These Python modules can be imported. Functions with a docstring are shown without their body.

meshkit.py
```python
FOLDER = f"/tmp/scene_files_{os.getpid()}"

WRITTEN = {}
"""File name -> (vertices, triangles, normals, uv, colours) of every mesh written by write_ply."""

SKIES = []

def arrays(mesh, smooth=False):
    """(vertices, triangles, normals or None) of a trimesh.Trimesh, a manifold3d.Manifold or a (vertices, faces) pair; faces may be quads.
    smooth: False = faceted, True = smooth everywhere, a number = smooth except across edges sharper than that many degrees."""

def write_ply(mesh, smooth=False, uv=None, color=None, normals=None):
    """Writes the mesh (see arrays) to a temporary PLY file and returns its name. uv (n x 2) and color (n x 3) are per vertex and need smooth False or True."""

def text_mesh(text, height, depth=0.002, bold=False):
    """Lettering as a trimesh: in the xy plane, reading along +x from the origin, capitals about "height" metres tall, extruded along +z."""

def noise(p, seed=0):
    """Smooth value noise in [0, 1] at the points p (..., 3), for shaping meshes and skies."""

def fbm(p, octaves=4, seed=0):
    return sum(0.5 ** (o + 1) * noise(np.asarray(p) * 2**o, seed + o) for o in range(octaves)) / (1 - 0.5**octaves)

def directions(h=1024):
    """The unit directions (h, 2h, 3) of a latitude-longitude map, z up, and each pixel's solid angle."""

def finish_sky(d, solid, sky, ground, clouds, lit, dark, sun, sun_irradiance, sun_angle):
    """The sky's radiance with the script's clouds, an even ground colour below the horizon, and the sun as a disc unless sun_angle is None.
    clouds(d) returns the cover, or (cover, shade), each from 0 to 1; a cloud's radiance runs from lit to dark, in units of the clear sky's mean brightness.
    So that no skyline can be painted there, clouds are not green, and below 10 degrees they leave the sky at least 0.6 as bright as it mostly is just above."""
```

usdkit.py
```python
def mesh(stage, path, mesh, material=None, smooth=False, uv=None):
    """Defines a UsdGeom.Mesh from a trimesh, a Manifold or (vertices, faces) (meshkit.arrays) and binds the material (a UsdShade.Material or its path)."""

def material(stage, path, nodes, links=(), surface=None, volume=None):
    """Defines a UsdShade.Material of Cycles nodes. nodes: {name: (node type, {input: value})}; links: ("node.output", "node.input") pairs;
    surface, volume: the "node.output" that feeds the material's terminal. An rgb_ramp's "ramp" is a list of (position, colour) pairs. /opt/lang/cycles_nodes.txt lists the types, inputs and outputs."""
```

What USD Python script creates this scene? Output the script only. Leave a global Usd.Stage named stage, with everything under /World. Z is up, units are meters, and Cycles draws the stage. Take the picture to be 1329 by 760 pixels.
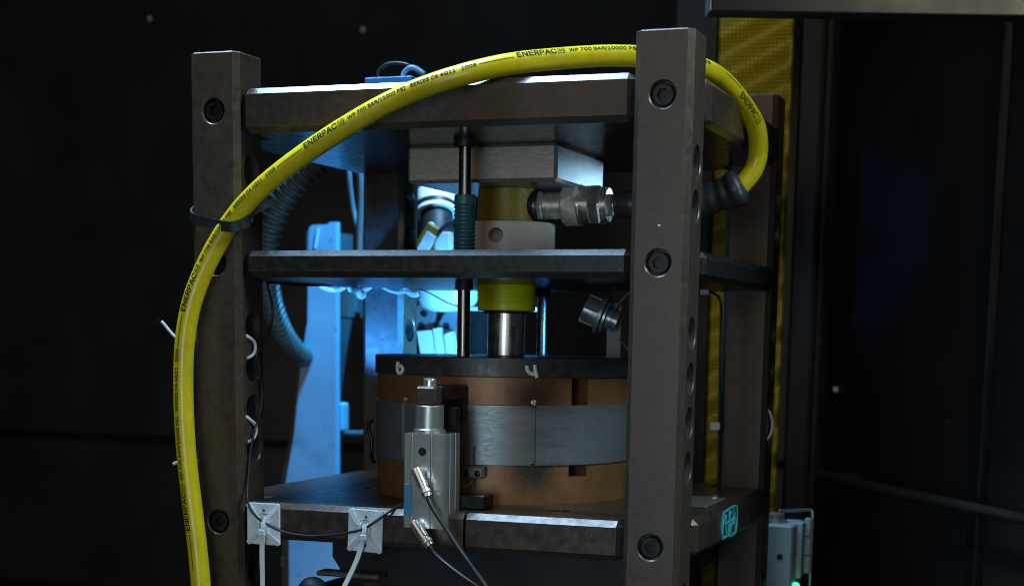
import math
import numpy as np
import trimesh
import manifold3d as m3
import usdkit
import meshkit
from pxr import Usd, UsdGeom, UsdLux, UsdShade, Gf, Sdf
from scipy.interpolate import CubicSpline

stage = Usd.Stage.CreateInMemory()
UsdGeom.SetStageUpAxis(stage, 'Z')
UsdGeom.SetStageMetersPerUnit(stage, 1.0)
UsdGeom.Xform.Define(stage, '/World')
RNG = np.random.default_rng(7)

# ---------------------------------------------------------------- camera
EYE = np.array([0.67035129, -1.11778424, 0.15153394])
RIGHT = np.array([0.94112505, 0.33773113, 0.01487696])
UP = np.array([-0.06393982, 0.13461757, 0.98883255])
FWD = np.array([-0.33195683, 0.93156631, -0.14828644])
cam = UsdGeom.Camera.Define(stage, '/World/camera')
M = Gf.Matrix4d(1.0)
M.SetRow(0, Gf.Vec4d(*RIGHT, 0)); M.SetRow(1, Gf.Vec4d(*UP, 0)); M.SetRow(2, Gf.Vec4d(*(-FWD), 0)); M.SetRow(3, Gf.Vec4d(*EYE, 1))
cam.AddTransformOp().Set(M)
cam.CreateHorizontalApertureAttr(36.0)
cam.CreateVerticalApertureAttr(36.0 * 760 / 1329)
cam.CreateFocalLengthAttr(36.0 * 2068.845 / 1329)
cam.CreateVerticalApertureOffsetAttr(36.0 * (744.29 - 380) / 1329)      # a shifted frame: the photo is the upper part of what the lens saw
cam.CreateClippingRangeAttr(Gf.Vec2f(0.05, 100.0))
cam.CreateFStopAttr(9.0)
cam.CreateFocusDistanceAttr(1.22)
cam.CreateExposureAttr(0.0)

# ---------------------------------------------------------------- lamps
def aim(prim, at, to):
    z = np.array(at, float) - np.array(to, float); z /= np.linalg.norm(z)
    x = np.cross([0, 0, 1.0] if abs(z[2]) < .99 else [0, 1.0, 0], z); x /= np.linalg.norm(x)
    y = np.cross(z, x)
    m = Gf.Matrix4d(1.0)
    for k, r in enumerate((x, y, z)):
        m.SetRow(k, Gf.Vec4d(*map(float, r), 0))
    m.SetRow(3, Gf.Vec4d(*map(float, at), 1))
    UsdGeom.Xformable(prim).AddTransformOp().Set(m)

def rect_lamp(name, at, to, w, h, power, color):
    l = UsdLux.RectLight.Define(stage, '/World/' + name)
    l.CreateWidthAttr(w); l.CreateHeightAttr(h)
    l.CreateIntensityAttr(power); l.CreateColorAttr(Gf.Vec3f(*color)); l.CreateNormalizeAttr(False)
    aim(l, at, to)
    return l

def spot_lamp(name, at, to, radius, power, color, cone, soft=.4):
    l = UsdLux.SphereLight.Define(stage, '/World/' + name)
    l.CreateRadiusAttr(radius); l.CreateIntensityAttr(power); l.CreateColorAttr(Gf.Vec3f(*color)); l.CreateNormalizeAttr(False)
    s = UsdLux.ShapingAPI.Apply(l.GetPrim()); s.CreateShapingConeAngleAttr(cone); s.CreateShapingConeSoftnessAttr(soft)
    aim(l, at, to)
    return l

rect_lamp('room_lamp', (.7, -3.0, 1.0), (.2, 0, .1), 3.4, 2.4, .50, (1., .82, .64))
rect_lamp('front_lamp', (.45, -2.3, .06), (.2, 0, .1), .55, .8, 6.6, (.52, .80, 1.))
spot_lamp('overhead_lamp', (-.12, .0, 1.2), (.24, .0, .2), .25, 70., (.42, .69, 1.), 20)
spot_lamp('right_lamp', (1.5, -.1, 1.15), (.35, .1, .2), .25, 42.0, (.62, .86, 1.), 15)
spot_lamp('added_side_fill', (.93, -.03, .26), (.288, .178, .268), .03, 190., (.66, .86, 1.), 3.4)  # added fill for the block's right face and the coupler; no known lamp
spot_lamp('added_panel_fill', (1.3, -.5, .9), (.47, .80, .40), .10, 140., (1., .90, .66), 14)  # added warm fill for the yellow screen, not a lamp of the room
spot_lamp('cover_lamp', (.12, .61, 1.05), (-.22, .80, .12), .06, 1800., (.04, .38, 1.), 20)
spot_lamp('robot_lamp', (.19, .36, .055), (.0, .46, .30), .02, 640., (.09, .48, 1.), 48)
spot_lamp('post_lamp', (.372, .175, .155), (.03, .315, .150), .015, 1000., (.02, .30, 1.), 9)
spot_lamp('added_arm_fill', (.22, .40, .95), (-.025, .55, .31), .05, 1000., (.35, .68, 1.), 7)  # added spot that brightens the upper robot arm; no real fixture
spot_lamp('added_rear_fill', (.345, .49, .300), (.285, .18, .262), .015, 40., (.34, .68, 1.), 10)  # added for highlights on the coupler, out of sight behind the rear post
spot_lamp('added_left_fill', (-.075, .12, .115), (.02, .30, .180), .012, 850., (.03, .28, 1.), 18)  # added behind the left post to brighten the ties and rear post
spot_lamp('added_underside_fill', (-.036, .455, .235), (.06, .19, .302), .012, 420., (.025, .32, 1.), 30)  # added to put blue on the top plate's underside, hidden by a post


# ---------------------------------------------------------------- materials
LOOKS = '/World/Looks'
def mat(name, color, rough=.5, metal=0., var=.25, scale=60., bump=.0, bscale=400., stretch=(1, 1, 1), spec=.5, dirt=None, rvar=.12, specks=None, worn=None, **kw):
    """A principled surface whose colour and gloss vary with two octaves of noise; optional fine relief; dirt: a second colour in patches."""
    c = np.array(color, float)
    n = {'g': ('texture_coordinate', {}), 'mp': ('mapping', {'scale': stretch}),
         'n': ('noise_texture', {'scale': scale, 'detail': 5., 'roughness': .6}),
         'r': ('rgb_ramp', {'ramp': [(.3, tuple(c * (1 - var))), (.7, tuple(np.minimum(c * (1 + var), 1)))]}),
         'p': ('principled_bsdf', {'roughness': rough, 'metallic': metal, 'specular_ior_level': spec, **kw}),
         'mr': ('map_range', {'from_min': .3, 'from_max': .7, 'to_min': max(rough - rvar, .03), 'to_max': min(rough + rvar, 1.)})}
    L = [('g.object', 'mp.vector'), ('mp.vector', 'n.vector'), ('n.fac', 'r.fac'), ('n.fac', 'mr.value'), ('mr.result', 'p.roughness')]
    out = 'r.color'
    if dirt:
        d_col, d_scale, d_lo, d_hi = dirt
        n['dn'] = ('noise_texture', {'scale': d_scale, 'detail': 6., 'roughness': .65})
        n['dr'] = ('rgb_ramp', {'ramp': [(d_lo, (0, 0, 0)), (d_hi, (1, 1, 1))]})
        n['dm'] = ('mix', {'color2': d_col})
        L += [('mp.vector', 'dn.vector'), ('dn.fac', 'dr.fac'), ('dr.color', 'dm.fac'), ('r.color', 'dm.color1')]
        out = 'dm.color'
    if specks:                                                          # sparse pale nicks and grit
        s_col, s_scale, s_lo, s_stretch = specks
        n['sm'] = ('mapping', {'scale': s_stretch})
        n['sn'] = ('noise_texture', {'scale': s_scale, 'detail': 2., 'roughness': .6})
        n['sr'] = ('rgb_ramp', {'ramp': [(s_lo, (0, 0, 0)), (s_lo + .05, (.8, .8, .8))]})
        n['sx'] = ('mix', {'color2': s_col})
        L += [('g.object', 'sm.vector'), ('sm.vector', 'sn.vector'), ('sn.fac', 'sr.fac'), ('sr.color', 'sx.fac'), (out, 'sx.color1')]
        out = 'sx.color'
    if worn:                                                            # bare metal along the edges, broken up by noise
        w_col, w_radius, w_amount = worn
        n['wb'] = ('bevel', {'radius': w_radius, 'samples': 6})
        n['wg'] = ('geometry', {})
        n['wd'] = ('vector_math', {'math_type': 'dot_product'})
        n['wm'] = ('map_range', {'from_min': .995, 'from_max': .93, 'to_min': 0., 'to_max': 1., 'clamp': True})
        n['wn'] = ('noise_texture', {'scale': 110., 'detail': 5., 'roughness': .7})
        n['wr'] = ('rgb_ramp', {'ramp': [(.42, (0, 0, 0)), (.68, (w_amount,) * 3)]})
        n['wp'] = ('math', {'math_type': 'multiply'})
        n['wx'] = ('mix', {'color2': w_col})
        L += [('wb.bevel', 'wd.vector1'), ('wg.true_normal', 'wd.vector2'), ('wd.value', 'wm.value'), ('g.object', 'wn.vector'), ('wn.fac', 'wr.fac'), ('wm.result', 'wp.value1'), ('wr.color', 'wp.value2'),
              ('wp.value', 'wx.fac'), (out, 'wx.color1')]
        out = 'wx.color'
    L.append((out, 'p.base_color'))
    if bump:
        n['bn'] = ('noise_texture', {'scale': bscale, 'detail': 3.})
        n['b'] = ('bump', {'strength': bump, 'distance': .001})
        L += [('mp.vector', 'bn.vector'), ('bn.fac', 'b.height'), ('b.normal', 'p.normal')]
    return usdkit.material(stage, f'{LOOKS}/{name}', n, L, surface='p.BSDF')

def glow(name, color, strength):
    return usdkit.material(stage, f'{LOOKS}/{name}', {'e': ('emission', {'color': color, 'strength': strength})}, [], surface='e.emission')

MIDM = mat('black_plate_steel', (.025, .0235, .023), .31, .25, .15, 150, bump=.10, bscale=1400, rvar=.09, specks=((.26, .25, .24), 420, .74, (.5, 1, 1)), worn=((.26, .24, .22), .0009, .8))
TOPM = mat('ground_steel', (.082, .058, .045), .22, .42, .14, 150, bump=.04, bscale=1400, dirt=((.050, .042, .038), 18, .42, .75), rvar=.07, specks=((.26, .23, .2), 420, .735, (.4, 1, 1)), worn=((.26, .24, .22), .0009, .8))
STEEL = mat('black_steel', (.072, .054, .042), .36, .35, .16, 150, bump=.10, bscale=1400, dirt=((.105, .066, .040), 11, .42, .8), rvar=.08, specks=((.22, .20, .18), 420, .745, (1, 1, .35)), worn=((.26, .24, .22), .0009, .8))
PLATE = mat('brown_steel', (.082, .056, .042), .30, .38, .16, 150, bump=.10, bscale=1400, dirt=((.050, .042, .038), 18, .42, .75), rvar=.09, specks=((.28, .25, .22), 380, .72, (1, 1, 1)), worn=((.26, .24, .22), .0009, .8))
CHAMF = STEEL
BOLT = mat('bolt_black', (.014, .014, .015), .32, .3, .2, 200)
BLOCKM = mat('milled_steel', (.44, .38, .34), .34, .55, .08, 200, stretch=(1, 1, 8), bump=.06, bscale=500)
ALU = mat('anodised_aluminium', (.44, .44, .42), .34, .75, .03, 60, bump=.03, rvar=.05)
CHROME = mat('polished_steel', (.84, .82, .78), .24, .92, .05, 80)
NICKEL = mat('nickel_plate', (.80, .77, .70), .34, .80, .08, 120)
BORE_LIT = mat('lit_bore_metal', (.20, .20, .205), .32, .75, .15, 200)  # paler than the posts so the bores look lit
DARKROD = mat('dark_rod', (.22, .19, .17), .25, 1., .15, 120)
YELLOW = mat('yellow_hose_jacket', (.62, .475, .008), .27, 0, .06, 160, bump=.04, bscale=1500, dirt=((.36, .27, .02), 26, .50, .85), rvar=.10)
YPAINT_LIT = mat('lit_cylinder_yellow', (.80, .78, .01), .42, 0, .06, 60, bump=.06, bscale=800)  # cylinder yellow brightened: light on the lower barrel is in the colour
MUSTARD_SHADE = mat('mustard_shaded_yellow', (.25, .185, .004), .45, 0, .12, 60, bump=.06, bscale=800)  # cylinder yellow darkened: shade on the upper barrel is in the colour
INK = mat('black_ink', (.008, .012, .008), .7, 0, .1, spec=.1)
RUBBER = mat('black_rubber', (.034, .036, .040), .36, 0, .2, 100, bump=.06)
TEAL = mat('teal_rubber_bellows', (.03, .125, .15), .38, 0, .15, 150)
NYLON = mat('white_nylon', (.62, .60, .52), .5, 0, .05, 40)
WHITEP = mat('white_plastic', (.68, .76, .80), .45, 0, .05, 60)
TIEW = mat('white_tie_nylon', (.72, .74, .74), .4, 0, .05)
BLACKP = mat('black_plastic', (.014, .014, .015), .5, 0, .2, spec=.35)
CABLE = mat('black_cable', (.02, .019, .018), .42, 0, .15)
GREYCAB = mat('grey_cable', (.10, .095, .09), .42, 0, .15)
BAND = mat('grey_band_steel', (.21, .22, .225), .40, .55, .06, 180, stretch=(1, 1, 5), bump=.02, bscale=500, dirt=((.08, .08, .078), 14, .50, .85), rvar=.08)
LID = mat('dark_lid_steel', (.055, .055, .055), .42, .4, .25, 120, bump=.1)
CHALK = mat('white_paint_marker', (.75, .76, .72), .7, 0, .1)
WALLM = mat('black_wall_paint', (.036, .036, .033), .6, 0, .3, 6, bump=.05, bscale=120, spec=.25)
DOORM = mat('black_door_paint', (.022, .0205, .0195), .5, 0, .5, 3, bump=.05, bscale=80, spec=.25, dirt=((.05, .04, .034), 2.2, .5, .8))
RAILM = mat('brown_handrail_paint', (.06, .05, .042), .5, .2, .2, 30, spec=.3)
KNOBM = mat('grey_knob_metal', (.30, .31, .32), .34, .6, .08, 60)
FRAMEM = mat('dark_frame_paint', (.009, .011, .012), .5, 0, .3, 8, spec=.25)
BEAMM = mat('grey_beam_paint', (.038, .039, .041), .5, .1, .15, 30, spec=.3)
BLUEW = mat('pale_cover_paint', (.36, .44, .49), .42, 0, .08, 12, dirt=((.17, .19, .2), 16, .54, .85), rvar=.12, specks=((.10, .10, .10), 90, .71, (1, 1, .4)))
ROBW = mat('white_robot_paint', (.78, .80, .82), .35, 0, .04, 10)
CORR = mat('grey_corrugated_plastic', (.060, .043, .026), .5, 0, .12, 40)
BOXM = mat('grey_box_paint', (.30, .42, .45), .5, 0, .06, 30)
SIDEM = mat('grey_brown_panel', (.10, .095, .085), .5, 0, .15, 20)
TEALP = mat('turquoise_paint_marker', (.06, .50, .55), .55, 0, .25, 200)
STICK = mat('blue_sticker', (.02, .22, .40), .45, 0, .08)
FLOORM = mat('dark_floor', (.03, .03, .03), .6, 0, .3, 10)
GREENLED = glow('green_led_glow', (.05, 1., .35), 2.2)
YMESH = usdkit.material(stage, LOOKS + '/yellow_panel_weave', {
    'g': ('texture_coordinate', {}), 'w': ('wave_texture', {'wave_type': 'bands', 'bands_direction': 'z', 'scale': 70., 'distortion': .6, 'detail': 1.}),
    'w2': ('wave_texture', {'wave_type': 'bands', 'bands_direction': 'x', 'scale': 70., 'distortion': .6, 'detail': 1.}),
    'm': ('mix', {'mix_type': 'multiply', 'fac': 1.}), 'n': ('noise_texture', {'scale': 9., 'detail': 4.}),
    'r': ('rgb_ramp', {'ramp': [(.0, (.21, .17, .002)), (.8, (.40, .325, .004))]}), 'mm': ('mix', {'mix_type': 'multiply', 'fac': .5}),
    'mpd': ('mapping', {'rotation': (0, .45, 0)}), 'wd': ('wave_texture', {'wave_type': 'bands', 'bands_direction': 'z', 'scale': 7., 'distortion': 1.5, 'detail': 2.}), 'b2': ('bump', {'strength': .7, 'distance': .03}), 'b': ('bump', {'strength': .4, 'distance': .002}), 'p': ('principled_bsdf', {'roughness': .6})},
    [('g.object', 'w.vector'), ('g.object', 'w2.vector'), ('g.object', 'n.vector'), ('w.fac', 'm.color1'), ('w2.fac', 'm.color2'), ('m.color', 'r.fac'),
     ('r.color', 'mm.color1'), ('n.fac', 'mm.color2'), ('mm.color', 'p.base_color'), ('m.color', 'b.height'), ('g.object', 'mpd.vector'), ('mpd.vector', 'wd.vector'), ('wd.fac', 'b2.height'), ('b.normal', 'b2.normal'), ('b2.normal', 'p.normal')], surface='p.BSDF')
BLUEP = mat('blue_plastic', (.03, .22, .62), .4, 0, .08)
PALEB = mat('pale_blue_tube', (.16, .38, .52), .4, 0, .08)
GREYT = mat('grey_tube', (.16, .16, .15), .45, 0, .1)
BRONZE = usdkit.material(stage, LOOKS + '/bronze_ring', {
    'g': ('geometry', {}), 'n': ('noise_texture', {'scale': 45., 'detail': 6., 'roughness': .65}), 'r': ('rgb_ramp', {'ramp': [(.3, (.19, .085, .030)), (.7, (.29, .138, .053))]}),
    'd1': ('vector_math', {'math_type': 'distance', 'vector2': (0.25734, 0.08519, 0.09980)}), 'd2': ('vector_math', {'math_type': 'distance', 'vector2': (0.25812, 0.08567, 0.04712)}), 'mn': ('math', {'math_type': 'minimum'}),
    'nn': ('noise_texture', {'scale': 260., 'detail': 5., 'roughness': .7}), 'j': ('math', {'math_type': 'multiply_add', 'value2': .022}),
    'sr': ('map_range', {'from_min': .018, 'from_max': .038, 'to_min': .93, 'to_max': 0., 'clamp': True}), 'mx': ('mix', {'color2': (.035, .030, .024)}),
    'd': ('noise_texture', {'scale': 22., 'detail': 6., 'roughness': .7}), 'dr': ('rgb_ramp', {'ramp': [(.48, (0, 0, 0)), (.80, (.8, .8, .8))]}), 'm2': ('mix', {'color2': (.09, .055, .032)}),
    'p': ('principled_bsdf', {'roughness': .42, 'metallic': .35})},
    [('g.position', 'n.vector'), ('g.position', 'nn.vector'), ('g.position', 'd.vector'), ('g.position', 'd1.vector1'), ('g.position', 'd2.vector1'), ('n.fac', 'r.fac'), ('d1.value', 'mn.value1'), ('d2.value', 'mn.value2'),
     ('nn.fac', 'j.value1'), ('mn.value', 'j.value3'), ('j.value', 'sr.value'), ('d.fac', 'dr.fac'), ('r.color', 'm2.color1'), ('dr.color', 'm2.fac'), ('m2.color', 'mx.color1'), ('sr.result', 'mx.fac'), ('mx.color', 'p.base_color')], surface='p.BSDF')
GRIPM = mat('blue_grey_gripper', (.16, .20, .24), .4, .2, .1, 40)


# ---------------------------------------------------------------- shape helpers
def tm(m):
    if isinstance(m, trimesh.Trimesh):
        return m
    g = m.to_mesh()
    return trimesh.Trimesh(np.array(g.vert_properties[:, :3]), np.array(g.tri_verts), process=False)

def man(t):
    t = tm(t) if not isinstance(t, trimesh.Trimesh) else t
    return m3.Manifold(m3.Mesh(np.asarray(t.vertices, np.float32), np.asarray(t.faces, np.uint32)))

def join(*ms):
    return trimesh.util.concatenate([tm(m) for m in ms])

def cbox(x0, x1, y0, y1, z0, z1, c=.0006):
    """A box with chamfered edges, as a Manifold."""
    p = []
    for k in range(3):
        lo, hi = np.array([x0, y0, z0]) + c, np.array([x1, y1, z1]) - c
        lo[k] -= c; hi[k] += c
        p += [(a, b, d) for a in (lo[0], hi[0]) for b in (lo[1], hi[1]) for d in (lo[2], hi[2])]
    return m3.Manifold.hull_points(np.array(p))

def frame_of(d):
    d = np.array(d, float); d /= np.linalg.norm(d)
    a = np.array([0, 0, 1.0]) if abs(d[2]) < .9 else np.array([0, 1.0, 0])
    x = np.cross(a, d); x /= np.linalg.norm(x)
    return x, np.cross(d, x), d

def lathe(profile, at, d=(0, 0, 1), n=48):
    """A solid of revolution: profile [(radius, height), ...] along direction d from the point at."""
    pr = [(max(r, 1e-5), h) for r, h in profile]
    t = np.linspace(0, 2 * np.pi, n, endpoint=False)
    x, y, z = frame_of(d)
    v = [np.array(at) + z * h + r * (math.cos(a) * x + math.sin(a) * y) for r, h in pr for a in t]
    f, k = [], len(pr)
    for i in range(k - 1):
        for j in range(n):
            a, b = i * n + j, i * n + (j + 1) % n
            f += [(a, b, b + n), (a, b + n, a + n)]
    v += [np.array(at) + z * pr[0][1], np.array(at) + z * pr[-1][1]]
    c0, c1 = k * n, k * n + 1
    for j in range(n):
        f += [(c0, (j + 1) % n, j), (c1, (k - 1) * n + j, (k - 1) * n + (j + 1) % n)]
    return trimesh.Trimesh(np.array(v), np.array(f), process=False)

def rod(p0, p1, r, r1=None, n=24):
    d = np.array(p1, float) - np.array(p0, float); h = np.linalg.norm(d); r1 = r if r1 is None else r1
    c = min(r, r1, h) * .12
    return lathe([(r - c, 0), (r, c), (r1, h - c), (r1 - c, h)], p0, d, n)

def hexa(p0, p1, r, n=6):
    d = np.array(p1, float) - np.array(p0, float); h = np.linalg.norm(d)
    return lathe([(r * .93, 0), (r, .07 * r), (r, h - .07 * r), (r * .93, h)], p0, d, n)

def smooth_path(pts, n=80):
    p = np.array(pts, float)
    s = np.concatenate([[0], np.cumsum(np.linalg.norm(np.diff(p, axis=0), axis=1))])
    c = CubicSpline(s, p)
    q = c(np.linspace(0, s[-1], n * 4))
    s2 = np.concatenate([[0], np.cumsum(np.linalg.norm(np.diff(q, axis=0), axis=1))])
    u = np.linspace(0, s2[-1], n)
    return np.stack([np.interp(u, s2, q[:, k]) for k in range(3)], 1)

def sweep(path, r, n=12, flat=None, ref=None):
    """A tube along a path; r a number or one per point; flat: (half width, half thickness) of a strap instead."""
    p = np.array(path, float); m = len(p)
    r = np.broadcast_to(np.asarray(r, float), m)
    t = np.gradient(p, axis=0); t /= np.linalg.norm(t, axis=1)[:, None]
    x = np.cross(t[0], ref if ref is not None else ([0, 0, 1.0] if abs(t[0][2]) < .8 else [0, 1.0, 0])); x /= np.linalg.norm(x)
    a = np.linspace(0, 2 * np.pi, n, endpoint=False)
    v = []
    for i in range(m):
        if ref is not None:
            x = np.cross(t[i], ref)
        x = x - t[i] * (x @ t[i]); x /= np.linalg.norm(x)
        y = np.cross(t[i], x)
        if flat:
            for sx, sy in ((1, 1), (-1, 1), (-1, -1), (1, -1)):
                v.append(p[i] + sx * flat[0] * x + sy * flat[1] * y)
        else:
            v += [p[i] + r[i] * (math.cos(b) * x + math.sin(b) * y) for b in a]
    k = 4 if flat else n
    f = []
    for i in range(m - 1):
        for j in range(k):
            q, w = i * k + j, i * k + (j + 1) % k
            f += [(q, w, w + k), (q, w + k, q + k)]
    v += [p[0], p[-1]]
    for j in range(k):
        f += [(m * k, (j + 1) % k, j), (m * k + 1, (m - 1) * k + j, (m - 1) * k + (j + 1) % k)]
    return trimesh.Trimesh(np.array(v), np.array(f), process=False)

def ball(at, r, sub=2, squash=(1, 1, 1)):
    s = trimesh.creation.icosphere(sub, r); s.apply_scale(squash); s.apply_translation(at)
    return s

def shell(r0, r1, z0, z1, a0, a1, at, c=.0004):
    """A curved bar: part of a cylinder wall between two angles (radians)."""
    n = max(int(abs(a1 - a0) / .05), 2)
    sec = [(r0, z0), (r1 - c, z0), (r1, z0 + c), (r1, z1 - c), (r1 - c, z1), (r0, z1)]
    v, f, k = [], [], 6
    for a in np.linspace(a0, a1, n + 1):
        v += [(at[0] + r * math.cos(a), at[1] + r * math.sin(a), z) for r, z in sec]
    for i in range(n):
        for j in range(k):
            q, w = i * k + j, i * k + (j + 1) % k
            f += [(q, w + k, w), (q, q + k, w + k)]
    for j in range(1, k - 1):
        f += [(0, j, j + 1), (n * k, n * k + j + 1, n * k + j)]
    t = trimesh.Trimesh(np.array(v), np.array(f), process=False)
    t.fix_normals()
    return t

# ---------------------------------------------------------------- prims
USED, BASE = {}, {}
def path_for(parent, name):
    k = (parent, name); i = USED.get(k, 0); USED[k] = i + 1
    return f'{parent}/{name}' + (f'_{i:03d}' if i else '')

def tag(prim, label=None, cat=None, group=None, kind=None):
    for k, v in (('label', label), ('category', cat), ('group', group), ('kind', kind)):
        if v:
            prim.SetCustomDataByKey(k, v)

def thing(name, label, cat, base=(0, 0, 0), group=None, kind=None):
    p = path_for('/World', name)
    x = UsdGeom.Xform.Define(stage, p); x.AddTranslateOp().Set(Gf.Vec3d(*map(float, base)))
    BASE[p] = np.array(base, float)
    tag(x.GetPrim(), label, cat, group, kind)
    return p

def part(parent, name, mesh, m, smooth=30, label=None):
    """A mesh given in world coordinates, as a part (or sub-part) under its parent."""
    top = '/'.join(parent.split('/')[:3])
    t = tm(mesh).copy(); t.apply_translation(-BASE[top])
    p = path_for(parent, name)
    g = usdkit.mesh(stage, p, t, m, smooth)
    tag(g.GetPrim(), label)
    return p

def single(name, mesh, m, label, cat, smooth=30, group=None, kind=None):
    """A thing that is one mesh."""
    p = path_for('/World', name)
    g = usdkit.mesh(stage, p, tm(mesh), m, smooth)
    tag(g.GetPrim(), label, cat, group, kind)
    return p

def copy_of(first, base, label, rot=None):
    name = first.split('/')[2]
    p = path_for('/World', name)
    x = UsdGeom.Xform.Define(stage, p)
    pr = x.GetPrim(); pr.GetReferences().AddInternalReference(first); pr.SetInstanceable(True)
    x.ClearXformOpOrder()
    x.AddTranslateOp().Set(Gf.Vec3d(*map(float, base)))
    if rot:
        x.AddRotateXYZOp().Set(Gf.Vec3f(*rot))
    BASE[p] = np.array(base, float)
    tag(pr, label)
    return p

# ---------------------------------------------------------------- setting: floor, walls
FZ = -.42
single('floor', m3.Manifold.cube([6, 6, .04]).translate([-3, -3, FZ - .04]), FLOORM, 'dark floor under the machine', 'floor', kind='structure')
wall = thing('wall', 'black panelled wall behind the machine with a dark seam between the panels', 'wall', (0, 1.9, FZ), kind='structure')
zs = -0.08651
part(wall, 'upper_panel', cbox(-2.6, 1.2, 1.9, 1.93, zs + .008, 2.3, .003), WALLM)
part(wall, 'lower_panel', cbox(-2.6, 1.2, 1.902, 1.932, FZ, zs - .008, .003), WALLM)
part(wall, 'backing', m3.Manifold.cube([3.8, .02, 2.7]).translate([-2.6, 1.945, FZ]), BLACKP)
for p, m in (((-1.23095, 1.89600, 0.79542), CHALK), ((-0.73896, 1.89600, 0.75028), CHALK), ((-1.22350, 1.89600, 0.17141), BRONZE)):
    part(wall, 'screw_head', lathe([(.0058, 0), (.0058, .002), (.003, .0045)], (p[0], 1.901, p[2]), (0, -1, 0), 16), m)

# ---------------------------------------------------------------- right hand side: yellow panel, door frame, door, beam
yp = thing('yellow_safety_screen', 'yellow woven safety screen behind the right rear post', 'screen', (0.28693, .8, FZ))
x0, x1, zt = 0.23502, 0.32207, 0.52958
part(yp, 'panel_sheet', cbox(x0, x1, .8, .812, FZ, zt + .3, .002), YMESH)
part(yp, 'shade_strip', cbox(x0 - .05, x0 - .001, .79, .82, FZ, zt + .3, .002), FRAMEM)  # dark strip standing for shade along the panel's left side
fr = thing('door_frame', 'dark vertical door post to the right of the yellow panel', 'door frame', (0.34208, .85, FZ))
part(fr, 'jamb', cbox(x1 + .004, 0.35556, .83, .95, FZ, 1.4, .004), FRAMEM)
part(fr, 'stop_strip', cbox(0.35165, 0.36005, .86, .95, FZ, 1.4, .003), BLACKP)
DA, DU = np.array((0.34761, 0.97000, -0.01219)), np.array([.53, -.848, 0])
DN = np.array([-.848, -.53, 0])
def dbox(t0, t1, n0, n1, z0, z1, c=.002):
    """A box in the door's own directions: along the door, out of the door, up."""
    m = cbox(t0, t1, n0, n1, z0, z1, c)
    return m.transform(np.array([[DU[0], DN[0], 0, DA[0]], [DU[1], DN[1], 0, DA[1]], [0, 0, 1, 0]]))
door = thing('door', 'black steel door at the right with a horizontal handrail across it', 'door', (DA[0], DA[1], FZ))
part(door, 'door_leaf', dbox(.0, .62, -.04, 0, FZ + .01, 1.5), DOORM)
t1 = (0.42406, -0.00516)
part(door, 'stile', dbox(t1[0], t1[0] + .022, .0005, .014, FZ + .01, 1.5), FRAMEM)
part(door, 'second_leaf', dbox(t1[0] + .024, 1.1, .0005, .006, FZ + .01, 1.5), DOORM)
a, b = DA + DN * .035, DA + DU * .9 + DN * .035
rail = part(door, 'handrail', rod((a[0], a[1], (0.00022, -0.01418)[1]), (b[0], b[1], (0.00022, -0.01418)[1]), .0055), RAILM)
for q in ((1120, (0.13745, -0.01676)[0]), (1290, (0.45385, -0.01411)[0])):
    s = DA + DU * q[1]
    part(door, 'rail_bracket', rod((s[0], s[1], DA[2]), (s[0] + DN[0] * .035, s[1] + DN[1] * .035, DA[2]), .004), FRAMEM)
k = (0.04768, 0.08930)
kk = DA + DU * k[0]
part(door, 'door_stud', lathe([(.004, 0), (.004, .003), (.002, .005)], (kk[0], kk[1], k[1]), DN, 14), CHALK)
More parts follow.
